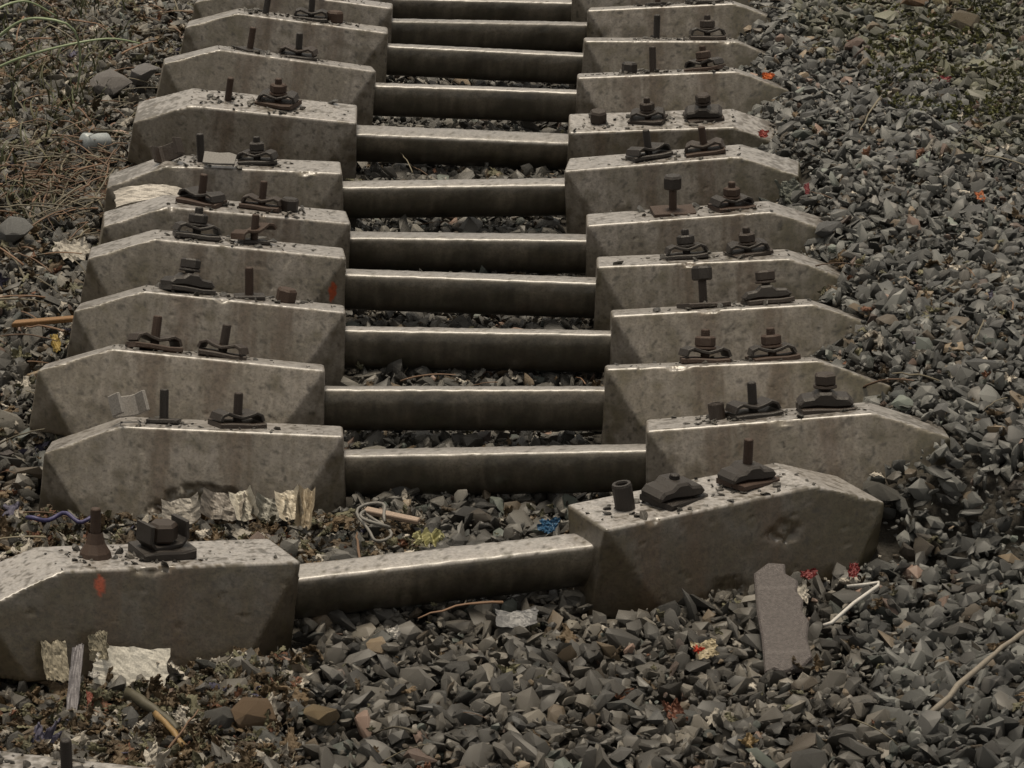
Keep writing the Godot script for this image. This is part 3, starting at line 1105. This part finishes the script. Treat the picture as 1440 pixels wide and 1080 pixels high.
	part("orange_flap", sheet(0.04, 0.03, 0.008, 36, 0.006, 0, 0.002, 0.3), mat(lin(0.50, 0.24, 0.06), 0.5), ctn, turned(Vector3(-0.02, -0.006, 0.012), 0.1, 0.8))
	part("blue_flap", sheet(0.05, 0.02, 0.006, 37, 0.006, 0, 0.002, 0.3), mat(lin(0.04, 0.06, 0.20), 0.5), ctn, turned(Vector3(0.035, 0.025, -0.012), -0.2, 0.8))
	whole("wood_splinter", tube(bent(Vector3(-0.655, 0.065, -6.01), Vector3(-0.585, 0.035, -5.90), 0.004, 6, 8, 0.002), 0.010, 0.006, 5, 0.2, 8), mat(lin(0.30, 0.19, 0.075), 0.6), Transform3D(), "yellow wooden splinter in the litter near the lower left edge", "splinter")
	whole("dead_stick", tube(bent(Vector3(-0.72, 0.075, -6.08), Vector3(-0.60, 0.05, -5.95), 0.006, 8, 9, 0.002), 0.013, 0.009, 7, 0.12, 9), mat(lin(0.075, 0.066, 0.04), 0.6), Transform3D(), "thick dark olive stick beside the yellow splinter in the left litter", "stick")
	whole("red_scrap", sheet(0.018, 0.06, 0.008, 38, 0.006), mat(lin(0.32, 0.11, 0.08), 0.5), turned(Vector3(-0.80, 0.06, -6.07), 0.2, 0.8), "dull pink strip hanging below the crumpled cream paper", "scrap")
	for q in [["rusty_stone", -0.445, 0.05, -6.02, 0.10, lin(0.25, 0.165, 0.095), "rust-brown rough stone in the front ballast, tallest of the brown ones", 41], ["rusty_stone", -0.30, 0.045, -6.03, 0.085, lin(0.34, 0.25, 0.14), "tan stone between the rust-brown stone and the dark gap in front", 42], ["rounded_stone", 1.386, 0.17, -11.078, 0.085, lin(0.24, 0.165, 0.135), "smooth pinkish stone on the far right ballast", 43], ["mossy_stone", 1.814, 0.20, -11.836, 0.13, lin(0.19, 0.155, 0.075), "ochre stone uppermost in the green corner at far right", 44], ["mossy_stone", 1.841, 0.20, -11.444, 0.14, lin(0.17, 0.135, 0.085), "rounded brown stone below the ochre one at far right", 45], ["mossy_stone", 1.68, 0.19, -11.70, 0.12, lin(0.21, 0.12, 0.06), "orange-brown stone left of the ochre stone at far right", 46], ["pale_stone", -1.232, 0.10, -11.33, 0.13, lin(0.34, 0.33, 0.33), "flat pale grey stone beside the far left sleeper ends", 47], ["pale_stone", -1.34, 0.09, -11.20, 0.15, lin(0.27, 0.25, 0.24), "long pale stone left of the flat pale grey stone", 48], ["pale_stone", -0.51, 0.045, -6.02, 0.085, lin(0.155, 0.15, 0.14), "smooth grey stone left of the rust-brown stone in front", 49], ["pale_stone", 1.08, 0.17, -9.0, 0.10, lin(0.19, 0.19, 0.19), "large bluish grey stone at the right end of the fifth sleeper", 50], ["pale_stone", -1.43, 0.10, -9.36, 0.13, lin(0.25, 0.25, 0.245), "pale grey angular stone at the left edge, half way up", 51], ["pale_stone", 0.72, 0.03, -5.83, 0.085, lin(0.14, 0.135, 0.125), "broad grey stone at the lower edge right of centre", 52], ["pale_stone", 1.015, 0.14, -7.05, 0.10, lin(0.15, 0.145, 0.13), "upright grey stone wedged behind the skewed right block", 53]]:
		whole(q[0], hull_stone(q[7], 30, 0.62, 1.1), mat(q[5], 0.5, 12.0, 0.5), Transform3D(Basis(Vector3.UP, q[7] * 1.7) * Basis(Vector3.RIGHT, 0.35).scaled(Vector3.ONE * q[4]), Vector3(q[1], q[2], q[3])), q[6], "stone")
	# crumpled packaging behind the skewed left block
	for q in [[-0.70, 0.060, -7.14, 0.10, 0.07, 0.3, lin(0.41, 0.38, 0.34), "grey crushed packaging, leftmost piece behind the skewed left block"], [-0.60, 0.070, -7.15, 0.11, 0.07, -0.2, lin(0.30, 0.27, 0.24), "dark crushed packaging behind the nut of the skewed left block"], [-0.545, 0.080, -7.13, 0.06, 0.08, 0.5, lin(0.70, 0.66, 0.57), "white folded packaging flap, left of two behind the skewed left block"], [-0.485, 0.060, -7.15, 0.08, 0.06, -0.4, lin(0.35, 0.34, 0.30), "grey curled packaging between two white flaps"], [-0.435, 0.080, -7.13, 0.065, 0.08, 0.35, lin(0.76, 0.69, 0.57), "white folded packaging flap, right of two behind the skewed left block"], [-0.395, 0.075, -7.12, 0.045, 0.11, -0.15, lin(0.45, 0.38, 0.28), "brownish packaging end standing at the right of the white flaps"]]:
		whole("crushed_packaging", sheet(q[3], q[4], 0.012, int(absf(q[0]) * 100.0), 0.03, 2, 0.002, 0.08), mat(q[6], 0.55), turned(Vector3(q[0], q[1], q[2]), q[5], 0.85, q[5] * 0.8), q[7], "packaging")
	var rib: Array = []
	for i in 16:
		rib.append(Vector3(-1.08 + 0.16 * i / 15.0, 0.052 + 0.006 * sin(i * 0.9), -7.12 + 0.018 * sin(i * 0.6)))
	whole("violet_cord", tube(rib, 0.006, 0.005, 6), violet, Transform3D(), "violet cord lying left of the first ladder sleeper", "cord")
	# left edge
	whole("wood_lath", slab([[-0.10, -0.012], [0.10, -0.010], [0.102, 0.010], [-0.09, 0.013]], 0.014), mat(lin(0.24, 0.125, 0.045), 0.6), flat_turn(Vector3(-1.215, 0.085, -8.52), 0.12, 0.1, 0.05), "orange wooden lath at the left edge beside the third sleeper", "lath")
	whole("yellow_scrap", sheet(0.03, 0.07, 0.012, 55, 0.01, 0, 0.002, 0.3), mat(lin(0.45, 0.33, 0.10), 0.6), turned(Vector3(-1.175, 0.065, -8.40), 0.3, 0.7), "yellow scrap just below the orange lath at left", "scrap")
	whole("white_sheet", sheet(0.25, 0.07, 0.010, 56, -0.035, 0, 0.003, 0.1), mat(lin(0.55, 0.51, 0.46), 0.5), turned(Vector3(-0.995, 0.205, -9.41), 0.12, 0.55, -0.05), "curved white plastic sheet on the left end of the fifth sleeper", "sheet")
	whole("hanging_slab", slab([[-0.052, -0.03], [-0.01, -0.034], [0.05, -0.032], [0.054, 0.02], [0.03, 0.032], [0.0, 0.028], [-0.05, 0.034]], 0.007), mat(lin(0.17, 0.16, 0.15), 0.5), flat_turn(Vector3(-0.80, 0.262, -9.60), 0.0, 0.32, -0.05), "light grey flat slab hanging over the sixth left block", "slab")
	for q in [[-0.955, 0.268, -9.665], [-0.89, 0.238, -7.325]]:
		var first: bool = q[2] < -9.0
		var clip := whole("rail_clip", shapes["u_clip"], mats["rust"][0] if first else mat(lin(0.30, 0.28, 0.26), 0.4), turned(Vector3(q[0] if first else -0.87, q[1], q[2] if first else -7.40), 0.5, 1.0, 0.9 if first else -0.35), "loose rail clip tipped up on the sixth left block" if first else "loose U-shaped rail clip tipped over on the first left block", "rail clip")
		clip.scale = Vector3.ONE * (1.1 if first else 1.08)
	whole("dented_can", lathe([[0.0, -0.05], [0.026, -0.05], [0.031, -0.044], [0.030, -0.01], [0.027, 0.005], [0.031, 0.02], [0.031, 0.044], [0.025, 0.05], [0.0, 0.05]], 18, true), mat(lin(0.42, 0.46, 0.48), 0.35), turned(Vector3(-1.294, 0.10, -10.38), 0.6, 0.2, 1.4), "bluish white can lying in the upper left litter", "can")
	whole("tan_card", sheet(0.14, 0.10, 0.02, 57, 0.02, 0, 0.002, 0.3), mat(lin(0.40, 0.28, 0.17), 0.65), turned(Vector3(-1.64, 0.10, -10.6), 0.7, 0.4), "tan card at the upper left edge of the photo", "card")
	whole("pale_paper", sheet(0.13, 0.12, 0.03, 58, 0.01, 0, 0.002, 0.3), mat(lin(0.44, 0.41, 0.36), 0.6), turned(Vector3(-1.235, 0.09, -9.25), 0.4, 0.35), "crumpled pale paper left of the fourth sleeper", "paper")
	# right
	whole("orange_scrap", sheet(0.055, 0.035, 0.012, 59, 0.01), mat(lin(0.62, 0.15, 0.03), 0.5), turned(Vector3(1.045, 0.235, -10.76), -0.3, 0.8), "orange scrap on the right outer slope of the eighth sleeper", "scrap")
	whole("red_scrap", sheet(0.04, 0.03, 0.01, 60, 0.008), mat(lin(0.30, 0.05, 0.04), 0.5), turned(Vector3(0.975, 0.20, -10.12), -0.3, 0.9), "dull red scrap below the right end of the seventh sleeper", "scrap")
	whole("grey_rag", sheet(0.09, 0.10, 0.03, 61, 0.03, 0, 0.003, 0.4), mat(lin(0.15, 0.16, 0.14), 0.8), turned(Vector3(1.0, 0.21, -9.42), 0.5, 0.8), "grey-green rag between the right ends of fifth and sixth sleepers", "rag")
	whole("red_scrap", sheet(0.02, 0.05, 0.01, 62, 0.008), mat(lin(0.28, 0.07, 0.08), 0.5), turned(Vector3(1.055, 0.21, -9.42), 0.2, 0.9), "dull red strip beside the grey-green rag", "scrap")
	whole("white_scrap", sheet(0.06, 0.03, 0.012, 63, 0.01), mat(lin(0.48, 0.45, 0.40), 0.5), turned(Vector3(1.165, 0.19, -9.05), 0.3, 0.5), "white crumpled scrap right of the bluish stone", "scrap")
	whole("red_packet", sheet(0.062, 0.034, 0.012, 64, 0.01), mat(lin(0.20, 0.018, 0.025), 0.45), turned(Vector3(1.645, 0.21, -10.585), -0.2, 0.6), "red packet on the far right ballast", "packet")
	whole("orange_scrap", sheet(0.035, 0.045, 0.012, 65, 0.01), mat(lin(0.60, 0.22, 0.10), 0.5), turned(Vector3(1.566, 0.20, -9.213), 0.4, 0.7), "orange and white scrap near the right edge, a third of the way down", "scrap")
	whole("white_scrap", sheet(0.03, 0.03, 0.01, 66, 0.01), white, turned(Vector3(1.878, 0.21, -10.697), 0.2, 0.6), "small white scrap at the far right edge", "scrap")
	# what lies on the raised right shoulder rests on its stones
	for o in get_children():
		if o is MeshInstance3D and o.has_meta("category") and o.position.x > 0.93 and o.get_meta("category") in ["scrap", "packet", "rag", "stone"] and not str(o.name).begins_with("ballast_stone"):
			o.position.y = maxf(o.position.y, land(o.position.x, o.position.z) + 0.03)
	# flakes of leaf and paper too many to count
	rng.seed = 4242
	var where: Array = []
	var tints: Array = []
	for i in 10000:
		var px := rng.randf_range(-2.6, -0.95)
		var pz := rng.randf_range(-13.0, -6.9)
		if i % 5 == 0:
			px = rng.randf_range(-1.0, 1.9)
			pz = rng.randf_range(-12.5, -5.6)
		elif i % 5 == 1:
			px = rng.randf_range(-1.2, -0.35)
			pz = rng.randf_range(-6.38, -5.65)
		elif i % 10 == 2:
			px = rng.randf_range(-1.2, -0.1)
			pz = rng.randf_range(-7.22, -6.72)
		var p := Vector3(px, land(px, pz) + rng.randf_range(0.012, 0.04), pz)
		if in_block(p, 0.01):
			continue
		var size := 0.012 + 0.055 * pow(rng.randf(), 2.2)
		if px < -0.3 and (pz > -6.45 or pz < -6.7):
			size *= rng.randf_range(0.9, 1.7)
		where.append(Transform3D(stone_turn(0.5).scaled_local(Vector3(size, size, size * rng.randf_range(0.5, 1.3))), p))
		var roll := rng.randf()
		var c := Color(0.11, 0.075, 0.04) * rng.randf_range(0.6, 1.6)
		if roll < 0.25:
			c = Color(0.16, 0.15, 0.09) * rng.randf_range(0.5, 1.4)
		elif roll < 0.44:
			c = Color(0.50, 0.46, 0.40) * rng.randf_range(0.6, 1.3)
		elif roll < 0.48:
			c = Color(0.20, 0.09, 0.05)
		elif roll < 0.495:
			c = Color(0.085, 0.08, 0.13)
		tints.append(c)
	var flakes := mat(Color.WHITE, 0.65, 11.0).duplicate() as StandardMaterial3D
	flakes.vertex_color_use_as_albedo = true
	var scatter := Node3D.new()
	scatter.name = "leaf_litter"
	add_child(scatter)
	scatter.set_meta("kind", "stuff")
	tag(scatter, "brown and pale flakes of dead leaf and paper along the left of the track", "litter")
	multi("litter", sheet(1.0, 1.0, 0.16, 71, 0.2, 0, 0.03, 0.9), flakes, where.slice(0, where.size() / 2), tints.slice(0, where.size() / 2), scatter)
	multi("litter", sheet(1.0, 1.4, 0.2, 72, -0.2, 0, 0.03, 0.7), flakes, where.slice(where.size() / 2), tints.slice(where.size() / 2), scatter)
	# twigs
	where = []
	tints = []
	for i in 900:
		var px := rng.randf_range(-2.3, -0.98)
		var pz := rng.randf_range(-12.6, -7.0)
		if i % 3 == 0:
			px = rng.randfn(-1.28, 0.13)
			pz = rng.randfn(-10.0, 0.28)
		elif i % 9 == 1:
			px = rng.randf_range(-1.1, 1.7)
			pz = rng.randf_range(-12.0, -5.7)
		var p := Vector3(px, land(px, pz) + rng.randf_range(0.02, 0.07), pz)
		if in_block(p, 0.03):
			continue
		var l := rng.randf_range(0.05, 0.22)
		where.append(Transform3D(stone_turn(0.28).scaled_local(Vector3(l, l * 0.7, l)), p))
		var k := rng.randf_range(0.6, 1.5)
		tints.append((Color(0.17, 0.10, 0.06) if rng.randf() < 0.5 else Color(0.15, 0.13, 0.09)) * k)
	var heap := Node3D.new()
	heap.name = "twig_debris"
	add_child(heap)
	heap.set_meta("kind", "stuff")
	tag(heap, "loose brown twigs and dry stalks heaped left of the far sleepers", "twigs")
	multi("debris", tube(bent(Vector3(-0.5, 0, 0), Vector3(0.5, 0, 0.1), 0.08, 7, 4, 0.012), 0.022, 0.012, 5, 0.2, 4), flakes, where, tints, heap)


# ------------------------------------------------------------------ plants

func blade(path: Array, width: float) -> ArrayMesh:
	# a folded grass blade with two faces
	var st := SurfaceTool.new()
	st.begin(Mesh.PRIMITIVE_TRIANGLES)
	var n := path.size()
	var rows: Array = []
	for i in n:
		var d: Vector3 = (path[mini(i + 1, n - 1)] - path[maxi(i - 1, 0)]).normalized()
		var s := d.cross(Vector3(0.2, 1, 0.35)).normalized()
		var w: float = width * minf(1.0, 2.2 * (1.0 - float(i) / n)) * 0.5
		rows.append([path[i] - s * w, path[i] + Vector3(0, -w * 0.5, 0), path[i] + s * w])
	for i in n - 1:
		for k in 2:
			quad(st, rows[i][k], rows[i][k + 1], rows[i + 1][k + 1], rows[i + 1][k])
	st.generate_normals()
	return st.commit()


func make_plants() -> void:
	rng.seed = 99
	var green := mat(lin(0.36, 0.44, 0.26), 0.5)
	green.backlight_enabled = true
	green.backlight = Color(0.12, 0.16, 0.06)
	var tuft := thing("grass_tuft", "tuft of long pale green grass arching in the upper left corner", "grass tuft", Vector3(-1.95, 0.1, -11.1))
	var o := tuft.position
	part("blade", tube(spline([Vector3(-1.95, 0.08, -11.1), Vector3(-1.76, 0.27, -11.0), Vector3(-1.60, 0.41, -10.85), Vector3(-1.47, 0.455, -10.69), Vector3(-1.395, 0.42, -10.70), Vector3(-1.385, 0.30, -10.78), Vector3(-1.42, 0.13, -10.9)]), 0.0075, 0.003, 6), green, tuft, Transform3D(Basis(), -o))
	part("blade", tube(spline([Vector3(-1.95, 0.08, -11.0), Vector3(-1.78, 0.19, -10.9), Vector3(-1.60, 0.29, -10.8), Vector3(-1.42, 0.35, -10.75), Vector3(-1.28, 0.36, -10.8), Vector3(-1.18, 0.33, -10.85)]), 0.0075, 0.003, 6), green, tuft, Transform3D(Basis(), -o))
	part("blade", tube(spline([Vector3(-1.97, 0.08, -11.05), Vector3(-1.85, 0.25, -10.8), Vector3(-1.78, 0.30, -10.6), Vector3(-1.70, 0.22, -10.45)]), 0.0075, 0.003, 6), green, tuft, Transform3D(Basis(), -o))
	part("blade", tube(spline([Vector3(-1.97, 0.08, -11.15), Vector3(-1.80, 0.32, -11.2), Vector3(-1.66, 0.38, -11.3), Vector3(-1.55, 0.30, -11.4)]), 0.0075, 0.003, 6), green, tuft, Transform3D(Basis(), -o))
	# short dry stems and weeds
	var leafy := mat(Color.WHITE, 0.6, 13.0).duplicate() as StandardMaterial3D
	leafy.vertex_color_use_as_albedo = true
	leafy.backlight_enabled = true
	leafy.backlight = Color(0.1, 0.12, 0.05)
	var b := blade(spline([Vector3.ZERO, Vector3(0.05, 0.45, 0.02), Vector3(0.2, 0.8, 0.05), Vector3(0.5, 0.95, 0.1)]), 0.05)
	var where: Array = []
	var tints: Array = []
	for i in 2600:
		var px: float
		var pz: float
		var c := Color(0.13, 0.115, 0.06)
		if i < 1300:
			px = -1.35 - absf(rng.randfn(0.0, 0.45))
			pz = rng.randf_range(-13.3, -9.6)
			if land_noise.get_noise_2d(px * 3.0, pz * 3.0) < -0.1:
				continue
			c = c.lerp(Color(0.09, 0.11, 0.045), rng.randf())
		else:
			px = 2.25 - absf(rng.randfn(0.0, 0.33)) + rng.randf_range(0.0, 0.6)
			pz = rng.randf_range(-13.3, -9.9)
			if land_noise.get_noise_2d(px * 3.0, pz * 3.0) < -0.05:
				continue
			c = Color(0.075, 0.082, 0.03) * rng.randf_range(0.6, 1.4)
		var l := rng.randf_range(0.05, 0.15) if i < 1300 else rng.randf_range(0.03, 0.10)
		where.append(Transform3D(Basis(Vector3.UP, rng.randf() * TAU) * Basis(Vector3.RIGHT, rng.randfn(0.0, 0.5)).scaled(Vector3(l, l, l)), Vector3(px, land(px, pz) - 0.005, pz)))
		tints.append(c * rng.randf_range(0.7, 1.4))
	var weeds := Node3D.new()
	weeds.name = "dry_weeds"
	add_child(weeds)
	weeds.set_meta("kind", "stuff")
	tag(weeds, "short dry grass and green weeds growing through the far ballast edges", "weeds")
	multi("weeds", b, leafy, where, tints, weeds)
	# moss on the far right ballast
	var moss_where: Array = []
	var moss_tints: Array = []
	for i in 5200:
		var px := 1.40 + absf(rng.randfn(0.4, 0.45))
		var pz := rng.randf_range(-13.3, -10.0)
		if land_noise.get_noise_2d(px * 2.0 + 7.0, pz * 2.0) < 0.0:
			continue
		var s := rng.randf_range(0.012, 0.035)
		moss_where.append(Transform3D(stone_turn(0.6).scaled_local(Vector3(s, s, s)), Vector3(px, land(px, pz) + rng.randf_range(0.015, 0.045), pz)))
		moss_tints.append(Color(0.125, 0.128, 0.040) * rng.randf_range(0.4, 1.5))
	multi("weeds", sheet(1.0, 0.8, 0.3, 81, 0.25, 0, 0.03, 0.9), leafy, moss_where, moss_tints, weeds)


func spline(pts: Array) -> Array:
	var c := Curve3D.new()
	for i in pts.size():
		var t: Vector3 = (pts[mini(i + 1, pts.size() - 1)] - pts[maxi(i - 1, 0)]) / 6.0
		c.add_point(pts[i], -t, t)
	c.bake_interval = 0.02
	var out: Array = []
	for i in 29:
		out.append(c.sample_baked(c.get_baked_length() * i / 28.0, true))
	return out
